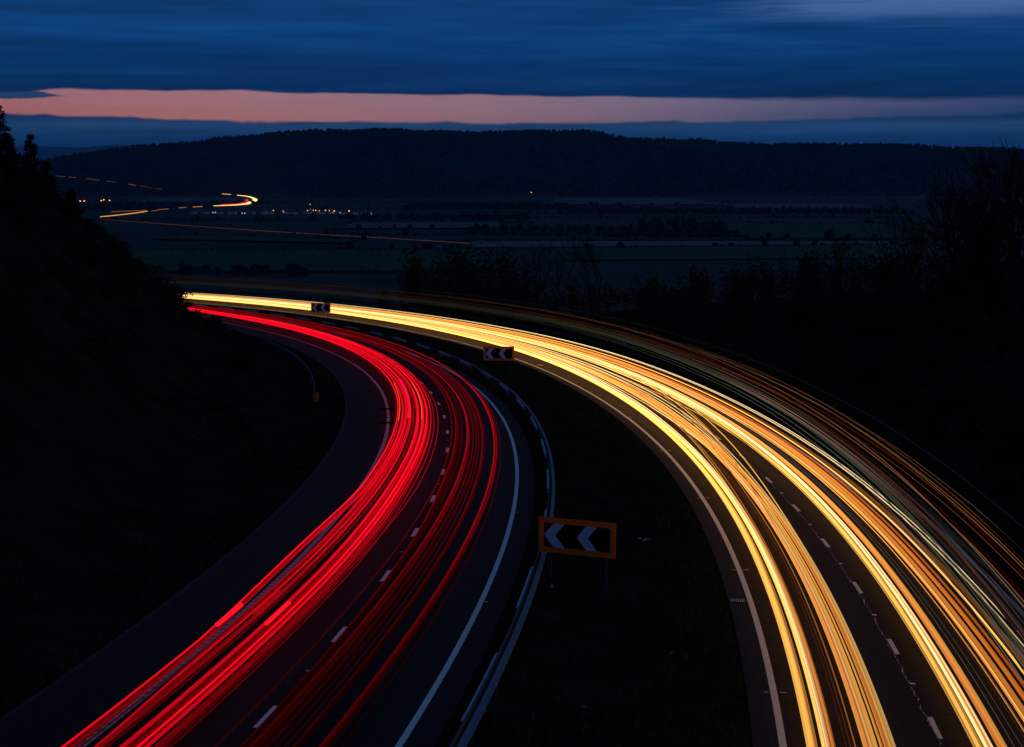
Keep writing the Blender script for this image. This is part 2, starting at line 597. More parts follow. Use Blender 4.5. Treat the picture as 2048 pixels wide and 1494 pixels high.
def drain(s, t, label):
    x, y = xy(s, t)
    root = empty('drain_cover', (x, y, road_z(s, t) + .004), s / R0)
    MB().box((0, -.20, .011), (.52, .05, .022)).box((0, .20, .011), (.52, .05, .022)) \
        .box((-.24, 0, .011), (.04, .35, .022)).box((.24, 0, .011), (.04, .35, .022)).build('drain_rim', M_IRON, root)
    g = MB()
    for k in range(6):
        g.box((-.18 + .072 * k, 0, .009), (.03, .348, .018))
    g.build('drain_grate', M_STUDAMBER, root)  # amber colour paints in the orange glint on the bars
    return tag(root, label, 'drain cover')


drain(-24.9, 12.17, 'orange glinting drain cover between the inbound edge line and the grass')
drain(74.0, 13.3, 'thin glinting drain cover by the inbound edge line, just beyond the middle chevron board')

# ------------------------------------------------------------------ central barrier: steel beam with white panels, posts
bar = empty('crash_barrier', P(-60, 5.2))
bl = bar.location.copy()


def beam(pr, s0, s1, t, name, mat, parent, near=1.5, far=4.0):
    """pr: closed outline (offset t, height h) swept along the road"""
    v, f = [], []
    ss = s_list(s0, s1, near, far)
    n = len(pr)
    for s in ss:
        for a, h in pr:
            q = P(s, t + a, h)
            v.append((q[0] - parent.location.x, q[1] - parent.location.y, q[2] - parent.location.z))
    for i in range(len(ss) - 1):
        for k in range(n):
            f.append((i * n + k, i * n + (k + 1) % n, (i + 1) * n + (k + 1) % n, (i + 1) * n + k))
    f.append(tuple(range(n)))
    f.append(tuple(range(len(v) - 1, len(v) - n - 1, -1)))
    return mesh_obj(name, v, f, mat, parent)


WB = [(-.04, .44), (-.085, .50), (-.085, .55), (-.04, .60), (-.085, .65), (-.085, .70), (-.04, .76), (.0, .76), (.0, .44)]
BOX = [(.10, .56), (.10, .68), (.24, .68), (.24, .56)]
beam(BOX, -62, 340, 5.2, 'rail', M_STEEL, bar)
beam([(-.03, .46), (-.03, .74), (.0, .74), (.0, .46)], -62, 340, 5.2, 'backing_rail', M_GREY, bar)
PER, LEN, S0 = 12.15, 6.9, -58.6
s, k = -58.9, 0
panels = 0
while s < 325:
    ln = 6.4 if s < 60 else 6.6
    pn = [(-.034, .50), (-.11, .515), (-.115, .53), (-.05, .575), (-.05, .645), (-.11, .66), (-.115, .675), (-.05, .725), (-.034, .725)]
    beam(pn, s, s + ln, 5.2, 'white_panel', M_PANEL, bar, 1.6, 3.3)
    s += 12.2
s = -61.0
n_posts = 0
while n_posts < 96:
    x, y, z = P(s, 5.29, .30)
    m_ = MB().box((0, 0, 0), (.09, .11, .62))
    p_ = m_.build('post', M_POST, bar)
    p_.location = (x - bl.x, y - bl.y, z - bl.z)
    p_.rotation_euler = (0, 0, s / R0)
    s += 2.4 if s < 90 else 4.8
    n_posts += 1
tag(bar, 'long steel crash barrier with white panels along the central reserve', 'crash barrier')

# left verge guardrail with striped end board
gr = empty('guardrail', P(38.6, -8.65))
beam([(a, h - .05) for a, h in WB], 38.6, 230, -8.65, 'rail', M_STEEL, gr)
for k in range(40):
    s = 39.2 + 4.8 * k
    x, y, z = P(s, -8.72, .30)
    p_ = MB().box((0, 0, 0), (.08, .10, .66)).build('post', M_POST, gr)
    p_.location = (x - gr.location.x, y - gr.location.y, z - gr.location.z)
    p_.rotation_euler = (0, 0, s / R0)
tag(gr, 'blue-grey steel guardrail on the left verge below the cutting', 'guardrail')

eb = empty('marker_board', P(38.0, -8.55), 38 / R0 * .5)
MB().prism([(-.21, .12), (.21, .12), (.21, .80), (-.21, .80)], -.02, .02).build('board', M_ORANGE, eb)
ns = 5
for k in range(ns):
    z0 = .16 + k * .145
    MB().prism([(-.205, z0 - .045), (.205, z0 + .075 - .045 + .06), (.205, z0 + .075 + .03), (-.205, z0 + .02)], -.026, -.0205).build('stripe', M_BLACK, eb)
MB().box((0, .05, .2), (.07, .05, .62)).build('post', M_GREY, eb)
tag(eb, 'small orange board with slanting black stripes at the guardrail end', 'marker board')


# ------------------------------------------------------------------ chevron boards on the central reserve
def chevron(loc, yaw, W, H, bottom, ground, label):
    root = empty('chevron_sign', (loc[0], loc[1], ground), yaw)
    z0, z1 = bottom - ground, bottom - ground + H
    b = .20
    x0, x1 = -W / 2, W / 2
    MB().box((0, 0, (z0 + z1) / 2), (W - .02, .03, H - .02)).build('board', M_BLACK, root)
    o = MB()
    o.box((0, -.022, z0 + b / 2), (W, .014, b)).box((0, -.022, z1 - b / 2), (W, .014, b))
    o.box((x0 + b / 2, -.022, (z0 + z1) / 2), (b, .014, H - 2 * b)).box((x1 - b / 2, -.022, (z0 + z1) / 2), (b, .014, H - 2 * b))
    o.build('border', M_ORANGE, root)
    iw, i0, j0, j1 = W - 2 * b, x0 + b, z0 + b, z1 - b
    jm = (j0 + j1) / 2
    for u, e in ((0.005, .145), (.495, .145)):
        tip, th, ti = i0 + u * iw, .165 * iw, e * iw
        MB().prism([(tip, jm), (tip + ti, j1), (tip + ti + th, j1), (tip + th, jm), (tip + ti + th, j0), (tip + ti, j0)],
                   -.027, -.0155).build('chevron', M_CHEV, root)
    for sx in (-.36, .36):
        MB().box((sx * W, .05, (z1 - .1 - .3) / 2), (.09, .07, z1 - .1 + .3)).build('post', M_GREY, root)
    MB().box((0, .024, z0 + .25), (W * .92, .02, .05)).box((0, .024, z1 - .25), (W * .92, .02, .05)).build('brace', M_GREY, root)
    return tag(root, label, 'road sign', 'chevron boards on the central reserve')


def ground_at(x, y):
    a = atan2(y - CY, x - CX)
    return gz(a * R0, hypot(x - CX, y - CY) - R0)


for (x, y, zc, yaw, W, H, lab) in (
        (2.24, 60.0, 87.11, -25, 2.88, 1.24, 'big orange bordered chevron board, largest and nearest of the three on the reserve'),
        (-1.16, 155.0, 83.14, -5, 2.72, 1.26, 'orange bordered chevron board standing against the yellow trails, middle of the three'),
        (-26.45, 245.0, 79.71, -4, 2.72, 1.32, 'smallest, most distant orange bordered chevron board of the three on the reserve')):
    chevron((x, y), radians(yaw), W, H, zc - H / 2, ground_at(x, y), lab)


# ------------------------------------------------------------------ light trails of the passing traffic
def trail(name, tfun, h, rw, rh, kfun, col, s0=-64, s1=375, n=6, near=1.6, far=3.5):
    v, f, g = [], [], []
    ss = s_list(s0, s1, near, far)
    for s in ss:
        t, k = tfun(s), kfun(s)
        hh = h(s) if callable(h) else h
        c = (col[0] * k, col[1] * k, col[2] * k, 1.0)
        for i in range(n):
            a = 2 * pi * i / n + pi / n
            v.append(P(s, t + rw * cos(a), hh + rh * sin(a)))
            g += c
    for i in range(len(ss) - 1):
        for k in range(n):
            f.append((i * n + k, i * n + (k + 1) % n, (i + 1) * n + (k + 1) % n, (i + 1) * n + k))
    f.append(tuple(range(n - 1, -1, -1)))
    f.append(tuple(range(len(v) - n, len(v))))
    o = mesh_obj(name, v, f, M_GLOW)
    at = o.data.attributes.new('glow', 'FLOAT_COLOR', 'POINT')
    at.data.foreach_set('color', g)
    return o


RNG = random.Random(21)


def wander(t0, amp=.05, far=0.0):
    p1, p2 = RNG.uniform(0, 6.3), RNG.uniform(0, 6.3)
    l1, l2 = RNG.uniform(22, 40), RNG.uniform(55, 110)
    return lambda s: t0 + amp * sin(s / l1 + p1) + amp * 1.6 * sin(s / l2 + p2) + far * sstep(40, 160, s)


def tone_red(k):
    return 'bright' if k > .75 else 'mid' if k > .3 else 'dim'


RED = (1.0, 0.006, 0.016)
red_fall = [(-64, .12), (-45, .21), (-30, .40), (-12, .85), (10, 1.1), (60, 1.0), (150, .95), (375, .9)]
lane_a = [  # t, h, half width, half height, strength: near-side lane, bright
    (-3.08, .74, .013, .013, .22), (-2.97, .84, .032, .032, 1.5), (-2.89, .78, .070, .050, .55), (-2.76, .83, .050, .045, .95),
    (-2.66, .77, .050, .045, .55), (-2.56, .86, .050, .045, 1.0), (-2.45, .80, .050, .045, .75), (-2.33, .88, .030, .028, 1.1),
    (-2.24, .79, .055, .045, .60), (-2.12, .84, .035, .032, .9), (-2.03, .78, .030, .030, .30),
    (-1.86, .80, .035, .035, .60), (-1.75, .86, .050, .045, 1.2), (-1.64, .79, .055, .048, .65), (-1.52, .85, .040, .036, 1.05),
    (-1.44, .90, .018, .018, 1.9), (-1.36, .80, .055, .048, .80), (-1.24, .85, .045, .042, 1.1), (-1.13, .80, .045, .042, .60),
    (-1.03, .83, .030, .028, .75), (-.93, .78, .022, .022, .34), (-.84, .82, .016, .016, .55),
    (-2.02, 1.24, .012, .012, .30), (-1.92, 1.34, .010, .010, .20)]
reds = []
for t, h, rw, rh, k in lane_a:
    b = k * RNG.uniform(.85, 1.15)
    # starting off wider apart near the bridge, the cars leave the edge line open between two of the lamps
    w0 = wander(t, .03)
    li = [-3.08, -2.97, -2.89, -2.76].index(t) if t in (-3.08, -2.97, -2.89, -2.76) else -1

    def tf(s, t=t, w0=w0, li=li):
        g = interp(s, [(-64, -2.05), (-50, -2.38), (-33, -2.84), (-18, -3.08), (0, -3.4)])
        q = sstep(-10, -30, s)
        if li >= 0:
            return w0(s) * (1 - q) + q * min(w0(s), g - .15 - .085 * (3 - li))
        if t < -2.0 and h < 1.1:
            return w0(s) * (1 - q) + q * max(w0(s), g + .16 + .05 * (t + 2.7))
        return w0(s) + (.15 * sstep(-5, -34, s) if t >= -1.9 else 0)
    reds.append((t, trail('tail_light_trail', tf, h, rw * (.8 if t < -2 else 1), rh,
                          lambda s, b=b, q=(.45 if k > 1.04 else 1.0): b * interp(s, red_fall) ** q, (1.0, .003, .016)), k, rw, 'a'))
reds.append((-.2, trail('tail_light_trail', lambda s: -.56 - .45 * sstep(25, 75, s) - .32 * sstep(-8, -40, s), .78, .015, .015,
                        lambda s: .45 * interp(s, red_fall), RED), .45, .015, 'a'))
lane_b = [  # offside lane, dim
    (.30, .76, .016, .016, .20), (.43, .80, .020, .020, .24), (.55, .72, .05, .03, .055), (.68, .74, .06, .03, .045),
    (.82, .72, .04, .03, .06), (1.06, .84, .040, .036, .36), (1.17, .78, .05, .04, .16), (1.32, .80, .045, .035, .10),
    (1.45, .76, .02, .02, .17), (1.57, .80, .04, .03, .075), (1.70, .78, .018, .018, .16), (1.82, .74, .04, .03, .07),
    (1.95, .80, .022, .022, .20), (2.06, .76, .03, .025, .06), (2.53, .84, .032, .032, .42), (2.62, .79, .045, .04, .20),
    (2.74, .77, .06, .04, .10), (2.86, .75, .018, .018, .09)]
red_fall_b = [(-64, .07), (-45, .14), (-30, .33), (-10, .80), (15, 1.1), (60, .9), (150, .7), (375, .6)]
for t, h, rw, rh, k in lane_b:
    b = k * RNG.uniform(.85, 1.15)
    w0 = wander(t, .04)

    def tg(s, t=t, w0=w0):
        g = interp(s, [(-64, .80), (-48, .64), (-27, .48), (-9, .28), (9, .06)])
        return max(w0(s), g + .17 + .12 * (t - .43)) if .40 < t < 1.3 else w0(s)
    reds.append((t, trail('tail_light_trail', tg, h, rw, rh, lambda s, b=b: b * interp(s, red_fall_b), RED), k, rw, 'b'))
for side, nm, anchor in (('a', 'bright lane', 'out from the ribbed edge line'), ('b', 'dim lane', 'in from the dashed lane line')):
    rows = sorted([r for r in reds if r[4] == side], key=lambda r: r[0])
    for i, (t, o, k, rw, _) in enumerate(rows):
        wd = 'broad' if rw > .05 else 'slim' if rw > .025 else 'hair-thin'
        tag(o, f'{wd} red tail light trail of the {nm}, {ordinal(i + 1)} {anchor}', 'light trail', 'red tail light trails of the ' + nm)
# brake flashes: short, thicker, hotter
for (t, h, s0, s1, rw, k, col, lab) in (
        (-2.95, .90, -38.6, -35.9, .075, 1.35, RED, 'short fat bright red brake flash on the outermost red trail, lower left'),
        (-1.52, .92, -38.5, -35.6, .065, 1.35, RED, 'short fat bright red brake flash alone on the inner half of the bright lane'),
        (-2.26, .84, -36.9, -33.7, .10, .30, RED, 'short dull red brake flash between the two bright ones, lower left'),
        (-2.86, .92, 16.8, 43.5, .030, 1.0, (1.0, .085, .02), 'thin orange brake streak at the bend, closest to the white edge line'),
        (-1.50, .97, 16.6, 43.4, .026, 1.0, (1.0, .10, .025), 'thin orange brake streak at the bend, farther from the white edge line'),
        (-2.24, .93, 18.5, 47.0, .115, 1.0, (1.0, .006, .030), 'wide solid red brake band at the bend between the two orange streaks'),
        (-1.30, .92, 92.0, 160.0, .10, 1.0, RED, 'wide red brake band starting abruptly below the most distant chevron board'),
        (-2.5, .95, 208.0, 262.0, .09, 1.2, RED, 'red brake glow where the trails vanish behind the bushy cutting')):
    o = trail('brake_light_trail', wander(t, .02), h, rw, rw * .8, lambda s, k=k: k, col, s0, s1)
    tag(o, lab, 'light trail')

# headlights, inbound
AMBER, GOLD, IVORY = (1.0, .315, .056), (1.0, .48, .085), (1.0, .65, .27)
head_fall = [(-64, .85), (-45, 1.0), (-25, 1.3), (0, 1.9), (40, 2.5), (110, 2.5), (375, 2.2)]
heads = []


def bundle(t0, t1, n, kmin, kmax, rmin, rmax, cols, key, hmin=.58, hmax=.80, amp=.045):
    for i in range(n):
        t = t0 + (t1 - t0) * (i + RNG.uniform(.2, .8)) / n
        k = kmin + (kmax - kmin) * RNG.random() ** 1.4
        r = RNG.uniform(rmin, rmax)
        h = RNG.uniform(hmin, hmax)
        col = RNG.choice(cols)
        o = trail('headlight_trail', wander(t, amp), h, r, r * RNG.uniform(.6, .95), lambda s, k=k: k * interp(s, head_fall), col)
        heads.append((t, o, k, r, key))


bundle(13.06, 13.24, 4, .80, 1.15, .030, .050, [GOLD, GOLD, AMBER], 'lane_two', .62, .76, .03)
bundle(13.26, 13.34, 2, .30, .55, .014, .022, [AMBER, GOLD], 'lane_two', .60, .70, .03)
bundle(13.42, 13.60, 4, 1.0, 1.40, .030, .046, [GOLD, GOLD, IVORY], 'lane_two', .62, .78, .03)
bundle(13.66, 13.78, 3, .55, .80, .022, .036, [AMBER, AMBER, GOLD], 'lane_two', .60, .72, .03)
bundle(13.98, 14.14, 2, .05, .12, .008, .012, [(1.0, .22, .06)], 'lane_two')
bundle(14.40, 14.76, 6, .55, .95, .032, .052, [AMBER, GOLD, AMBER], 'lane_two', .60, .80, .03)
bundle(14.82, 15.20, 7, .35, .75, .024, .044, [AMBER, AMBER, (1.0, .26, .04)], 'lane_two', .60, .86, .03)
bundle(17.08, 17.28, 4, .95, 1.5, .024, .044, [GOLD, IVORY, GOLD], 'lane_one', .62, .84, .03)
bundle(17.32, 17.50, 4, .50, 1.1, .022, .040, [AMBER, IVORY, GOLD], 'lane_one', .62, .9, .03)
bundle(17.54, 17.80, 5, .45, .9, .022, .042, [AMBER, GOLD, (1.0, .42, .15)], 'lane_one', .62, .9, .03)
bundle(17.95, 18.20, 2, .05, .10, .008, .011, [(.75, .8, .55)], 'lane_one', .8, 1.0)
bundle(18.25, 18.45, 2, .05, .14, .008, .014, [(1.0, .2, .05)], 'lane_one', .7, 1.0)
bundle(18.48, 18.62, 3, .75, 1.1, .018, .030, [GOLD, AMBER], 'lane_one', .66, .86, .03)
bundle(18.66, 19.14, 8, .22, .60, .030, .050, [AMBER, (1.0, .26, .03), (1.0, .22, .025)], 'lane_one', .66, .92, .03)
bundle(19.30, 19.40, 2, 1.0, 1.5, .018, .026, [GOLD, GOLD], 'lane_one', .75, .95, .008)
bundle(19.46, 19.70, 4, .04, .22, .018, .034, [(1.0, .26, .05), AMBER], 'lane_one', .78, .92, .008)
bundle(19.76, 19.98, 3, .40, .9, .012, .020, [IVORY, (1.0, .75, .42)], 'lane_one', .98, 1.2, .008)
for i in range(16):   # farther off the cars sit all across the lanes and draw together towards the bridge
    far_t = 13.25 + 3.9 * (i + RNG.uniform(.2, .8)) / 16
    near_t = min((13.15, 13.5, 14.55, 14.75, 15.05, 17.15, 17.3), key=lambda q: abs(q - far_t)) + RNG.uniform(-.08, .08)
    k = RNG.uniform(.55, 1.2)
    c0 = RNG.uniform(-14, 8)
    o = trail('headlight_trail', lambda s, a=near_t, b=far_t, c=c0: a + (b - a) * sstep(c, c + 52, s), RNG.uniform(.60, .92),
              RNG.uniform(.018, .034), RNG.uniform(.016, .026), lambda s, k=k: k * interp(s, [(-64, .5), (-20, .7), (20, 1.3), (60, 1.9), (375, 1.9)]),
              RNG.choice([IVORY, GOLD, GOLD]))
    heads.append((far_t, o, k, .02, 'fan'))
for i in range(6):   # cars moving over from the near-side lane
    o0 = RNG.uniform(0, .5)
    e0 = 15.15 - .32 * i if i < 4 else 13.72 - .12 * (i - 4)
    st = (17.15 + o0) if i < 4 else 15.1
    k = RNG.uniform(.25, .6)
    o = trail('headlight_trail', lambda s, a=e0, b=st, q=RNG.uniform(-8, 8): a + (b - a) * sstep(-18 + q, 62 + q, s), RNG.uniform(.66, .86),
              RNG.uniform(.016, .028), .02, lambda s, k=k: k * interp(s, head_fall), RNG.choice([AMBER, GOLD]))
    heads.append((e0, o, k, .02, 'changing'))
for key, nm, anchor, grp in (('lane_two', 'lane beside the reserve', 'out from the inbound edge line', 'headlight trails beside the central reserve'),
                             ('lane_one', 'outer lane', 'out from the inbound dashed line', 'headlight trails of the outer lane'),
                             ('fan', 'middle', '', 'headlight trails fanning out in the far bend'),
                             ('changing', 'cars changing lane', 'counted from the outer lane', 'headlight trails crossing between lanes')):
    rows = sorted([r for r in heads if r[4] == key], key=lambda r: r[0] if key != 'changing' else -r[0])
    for i, (t, o, k, r, _) in enumerate(rows):
        c = 'brilliant' if k > .9 else 'golden' if k > .4 else 'orange' if k > .18 else 'faint'
        if key == 'changing':
            lab = f'{c} headlight trail slanting between the two lanes, {ordinal(i + 1)} {anchor}'
        elif key == 'fan':
            lab = f'{c} headlight trail fanning out between the lanes in the far bend, {ordinal(i + 1)} from the reserve'
        else:
            lab = f'{c} headlight trail of the {nm}, {ordinal(i + 1)} {anchor}'
        tag(o, lab, 'light trail', grp)

# lorry marker lights and lit lorry sides, high above the outer lane
marks = []
lor_fall = [(-64, .9), (-20, 1.0), (20, .9), (50, .55), (90, .28), (150, .16), (375, .13)]


def lorry(t, h, rw, rh, k, col, fall=lor_fall, wig=.012):
    p, l = RNG.uniform(0, 6), RNG.uniform(5, 9)
    o = trail('lorry_glow_trail', wander(t, .025), lambda s: h + wig * sin(s / l + p) + wig * .6 * sin(s / 2.7 + p), rw, rh,
              lambda s: k * interp(s, fall), col, n=6)
    marks.append((h, o, k, col))


RUST, SAND, GREEN, WINE = (1.0, .10, .02), (1.0, .52, .20), (.62, .85, .50), (1.0, .03, .02)
for i in range(15):
    lorry(RNG.uniform(18.0, 19.9), 3.0 + 1.15 * i / 15 + RNG.uniform(-.03, .03), .008, RNG.uniform(.005, .008), RNG.uniform(.06, .26),
          RNG.choice([SAND, RUST, (1.0, .62, .34), (.85, .80, .55), (1.0, .22, .06)]))
for i in range(12):
    lorry(RNG.uniform(18.2, 19.8), 3.2 + .92 * i / 12, .008, RNG.uniform(.007, .014), RNG.uniform(.008, .030), RNG.choice([WINE, RUST]))
for i in range(7):
    lorry(RNG.uniform(17.85, 18.2), 2.72 + .45 * i / 7, .008, RNG.uniform(.004, .007), RNG.uniform(.06, .20), RNG.choice([GREEN, (.8, .8, .55), SAND]))
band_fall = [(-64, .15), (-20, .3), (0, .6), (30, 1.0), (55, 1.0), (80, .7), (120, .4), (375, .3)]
for i in range(4):  # self-lit ribbons painting in the lit lorry sides, not lamps
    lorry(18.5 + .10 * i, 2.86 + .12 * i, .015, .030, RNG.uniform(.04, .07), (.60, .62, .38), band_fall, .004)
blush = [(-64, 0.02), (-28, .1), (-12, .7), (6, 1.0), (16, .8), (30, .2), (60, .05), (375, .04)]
for i in range(3):  # pinkish glow painted for a lit stretch of lorry side
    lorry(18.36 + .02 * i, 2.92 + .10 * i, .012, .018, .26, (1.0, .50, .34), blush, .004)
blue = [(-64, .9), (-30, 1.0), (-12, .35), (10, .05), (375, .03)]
lorry(20.12, 1.55, .02, .10, .060, (.42, .62, 1.0), blue, .004)  # bluish glow painted for lit lorry sides, no lamp
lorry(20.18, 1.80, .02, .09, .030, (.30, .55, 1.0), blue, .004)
lorry(19.9, 4.3, .010, .010, .020, (.45, .65, 1.0), [(-64, .6), (100, 1.0), (375, 1.6)])  # glowing line painted for the bluish lorry roof edge, no lamp
marks.sort(key=lambda r: -r[0])
for i, (h, o, k, col) in enumerate(marks):
    c = {RUST: 'rust-red', SAND: 'sandy', GREEN: 'greenish', WINE: 'wine-red'}.get(col, 'bluish' if col[2] > .8 else 'pale' if col[1] > .45 else 'orange')
    tag(o, f'{"faint" if k < .12 else "fine"} {c} lorry light trail, {ordinal(i + 1)} down in the band above the headlights', 'light trail',
        'lorry light trails high above the outer lane')


# ------------------------------------------------------------------ vegetation near the road
def clump(rng, rx, rz, n, leaf, lobes=7, base=.35):
    """leafy mass: leaf-sized faces spread through several uneven lobes"""
    m = MB()
    cs = []
    for _ in range(lobes):
        a, r = rng.uniform(0, 2 * pi), rng.uniform(.0, .75)
        cs.append((r * rx * cos(a), r * rx * sin(a), rng.uniform(base, .95) * rz * (1 - .35 * r), rng.uniform(.28, .55)))
    for _ in range(n):
        cx, cy, cz, q = rng.choice(cs)
        d = Vector((rng.gauss(0, 1), rng.gauss(0, 1), rng.gauss(0, 1))).normalized() * rng.random() ** .4
        p = Vector((cx + d.x * rx * q, cy + d.y * rx * q, max(.02, cz + d.z * rz * q * .8)))
        u = Vector((rng.uniform(-1, 1), rng.uniform(-1, 1), rng.uniform(-.6, 1))).normalized() * leaf * rng.uniform(.5, 1.3)
        w_ = u.cross(Vector((rng.uniform(-1, 1), rng.uniform(-1, 1), rng.uniform(-1, 1)))).normalized() * leaf * rng.uniform(.3, .7)
        m.quad(p, u, w_)
    return m


def bare_tree(rng, H, spread, depth=5, r0=.13):
    m = MB()

    def grow(p, d, ln, r, k):
        e = p + d * ln
        m.limb(p, e, r, r * .68, 5 if k > 2 else 3)
        if k == 0:
            return
        for _ in range(2 if k > 1 and rng.random() < .45 else 3):
            nd = (d + Vector((rng.gauss(0, spread), rng.gauss(0, spread), rng.gauss(.12, spread * .55)))).normalized()
            grow(p + d * ln * rng.uniform(.65, 1), nd, ln * rng.uniform(.62, .84), max(.012, r * .62), k - 1)
    grow(Vector((0, 0, -.3)), Vector((rng.uniform(-.06, .06), rng.uniform(-.06, .06), 1)).normalized(), H * .32, r0, depth)
    return m


def pine(rng, H, root):
    t = MB()
    t.limb((0, 0, -.3), (.05, .02, H * .93), H * .022 + .03, .02, 6)
    c = MB()
    for k in range(20):
        z = H * (.10 + .88 * k / 20)
        ln = H * .27 * (1 - k / 21) ** .8 * rng.uniform(.65, 1.25) + .05
        for _ in range(4):
            a = rng.uniform(0, 2 * pi)
            tip = Vector((ln * cos(a), ln * sin(a), z + ln * rng.uniform(.05, .45)))
            t.limb((0, 0, z), tuple(tip), .02, .008, 3)
            for _ in range(26):
                q = Vector((0, 0, z)).lerp(tip, rng.uniform(.3, 1.05)) + Vector((rng.gauss(0, .09), rng.gauss(0, .09), rng.gauss(.04, .07)))
                u = Vector((cos(a + rng.uniform(-1, 1)), sin(a + rng.uniform(-1, 1)), rng.uniform(.1, 1.3))).normalized() * rng.uniform(.08, .24) * (1 - .55 * k / 20)
                c.quad(q, u, u.cross(Vector((rng.uniform(-1, 1), rng.uniform(-1, 1), .3))).normalized() * (.08 - .05 * k / 20))
    t.build('trunk', M_BARK, root)
    c.build('crown', M_PINE, root)


def put_tree(kind, s, t, H, label, group, cat='tree', seed=0):
    rng = random.Random(seed)
    x, y = xy(s, t)
    root = empty(kind, (x, y, gz(s, t)), rng.uniform(0, 6))
    if kind == 'pine_tree':
        pine(rng, H, root)
    return tag(root, label, cat, group)


put_tree('pine_tree', 41.6, -30.3, 5.6, 'tall dark pine against the afterglow on the crest, cut by the frame edge', 'pines on the cutting crest', seed=3)
put_tree('pine_tree', 52.4, -29.6, 4.9, 'spiky young pine on the crest, second from the frame edge', 'pines on the cutting crest', seed=8)
put_tree('pine_tree', 47.0, -30.6, 3.7, 'lower dark pine filling the dip between the two tallest on the crest', 'pines on the cutting crest', seed=12)
put_tree('pine_tree', 57.5, -29.0, 3.2, 'short pine just downhill of the spiky one on the crest', 'pines on the cutting crest', seed=15)
put_tree('pine_tree', 61.0, -27.6, 2.2, 'shortest of the pines, lowest on the crest above the far road', 'pines on the cutting crest', seed=19)

# gorse bushes on the left cutting: three shapes copied over the slope
rng = random.Random(77)
protos = []
for k in range(4):
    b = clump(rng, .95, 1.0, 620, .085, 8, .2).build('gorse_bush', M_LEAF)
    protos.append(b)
spots = []
for _ in range(165):
    s = rng.uniform(8, 185)
    t = -11.5 - 20.5 * rng.random() ** .8
    spots.append((s, t, rng.uniform(.6, 1.6)))
for _ in range(26):
    spots.append((rng.uniform(30, 75), rng.uniform(-32.5, -28), rng.uniform(.9, 1.7)))
for i, (s, t, sc) in enumerate(spots):
    if 62 < s < 125 and t < -21:
        sc = min(sc, .75)
    o = protos[i] if i < 4 else link(protos[i % 4].copy())
    x, y = xy(s, t)
    o.location = (x, y, gz(s, t) - .12)
    o.rotation_euler = (0, 0, rng.uniform(0, 6.3))
    o.scale = (sc * rng.uniform(.9, 1.5), sc * rng.uniform(.9, 1.5), sc * rng.uniform(.75, 1.25))
    tag(o, 'black gorse bush on the steep cutting slope left of the road', 'bush', 'gorse bushes on the left cutting')

# right bank: one tangled thicket
rng = random.Random(31)
tk = MB()
for _ in range(330):
    s = rng.uniform(-12, 175)
    t = 25.5 + 46 * rng.random() ** 1.25
    top = interp(t, [(25, .9), (30, 2.0), (36, 4.2), (45, 5.0), (72, 5.5)]) * rng.uniform(.7, 1.15)
    x, y = xy(s, t)
    z = gz(s, t)
    rx = rng.uniform(1.3, 2.6)
    c = clump(rng, rx, top, 300, .19, 7, .12)
    n0 = len(tk.v)
    tk.v += [(x + a, y + b, z + d - .1) for a, b, d in c.v]
    tk.f += [tuple(i + n0 for i in q) for q in c.f]
tag(tk.build('thicket_undergrowth', M_THICK), 'tangled dark thicket covering the bank beyond the inbound road', None, None, 'stuff')

# bare trees
rng = random.Random(9)
bt = []
for k in range(3):
    b = bare_tree(rng, 12, .34, 6, .15)
    bt.append(b)
bt_me = []
bare_spots = [(42, 47, 1.0), (48, 45, 1.12), (53, 52, 1.05), (60, 50, .95), (66, 56, 1.0), (58, 42, .8), (70, 47, .72), (75, 54, .85), (37, 54, 1.1),
              (82, 46, .62), (45, 60, 1.15), (64, 64, 1.05), (50, 49, 1.2), (56, 47, 1.1), (47, 52, 1.25), (62, 54, 1.1), (54, 58, 1.2), (40, 50, 1.1),
              (68, 50, .9), (72, 60, 1.05), (58, 62, 1.2), (43, 44, .95), (78, 50, .75), (51, 43, .95)]
first = {}
for i, (s, t, sc) in enumerate(bare_spots):
    x, y = xy(s, t)
    root = empty('bare_tree', (x, y, gz(s, t) - .2), rng.uniform(0, 6))
    k = i % 3
    if k not in first:
        first[k] = bt[k].build('branches', M_BARK, root)
    else:
        c = link(first[k].copy())
        c.parent = root
    root.scale = (sc * 1.2, sc * 1.2, sc * 1.2)
    tag(root, 'leafless tree with fine upright twigs on the dark bank at the frame edge', 'tree', 'bare trees on the bank beyond the inbound road')
for i, (s, t, sc) in enumerate(((158, 52, 1.35), (160, 43, 1.15), (151, 43, 1.0), (168, 47, .9))):
    x, y = xy(s, t)
    root = empty('bare_tree', (x, y, gz(s, t) - .2), rng.uniform(0, 6))
    c = link(first[i % 3].copy())
    c.parent = root
    root.scale = (sc, sc, sc)
    tag(root, 'faint leafless tree rising before the pale valley field beyond the bend', 'tree', 'bare trees beyond the bend')

# dense dark trees outside the bend
rng = random.Random(44)
den = []
for k in range(3):
    root = empty('bushy_tree', (0, 0, 0))
    MB().limb((0, 0, -.4), (.1, 0, 3.2), .22, .12, 7).limb((.1, 0, 3.0), (.9, .3, 5.0), .1, .04, 5).limb((.1, 0, 2.8), (-.8, .4, 4.8), .1, .04, 5) \
        .build('trunk', M_BARK, root)
    clump(rng, 2.9, 8.2, 1500, .20, 13, .22).build('crown', M_PINE, root)
    den.append(root)
dspots = [(184, 35, .95), (181, 43, 1.15), (190, 39, 1.05), (176, 38, 1.05), (171, 43, 1.1), (165, 36, .8), (196, 46, 1.1), (158, 35, .68), (176, 49, 1.25),
          (202, 38, .62), (150, 36, .6), (186, 52, 1.2), (44, 46, 1.05), (50, 52, 1.2), (57, 47, .95), (64, 52, 1.0), (71, 55, .95), (80, 50, .75), (40, 55, 1.2), (90, 46, .6)]
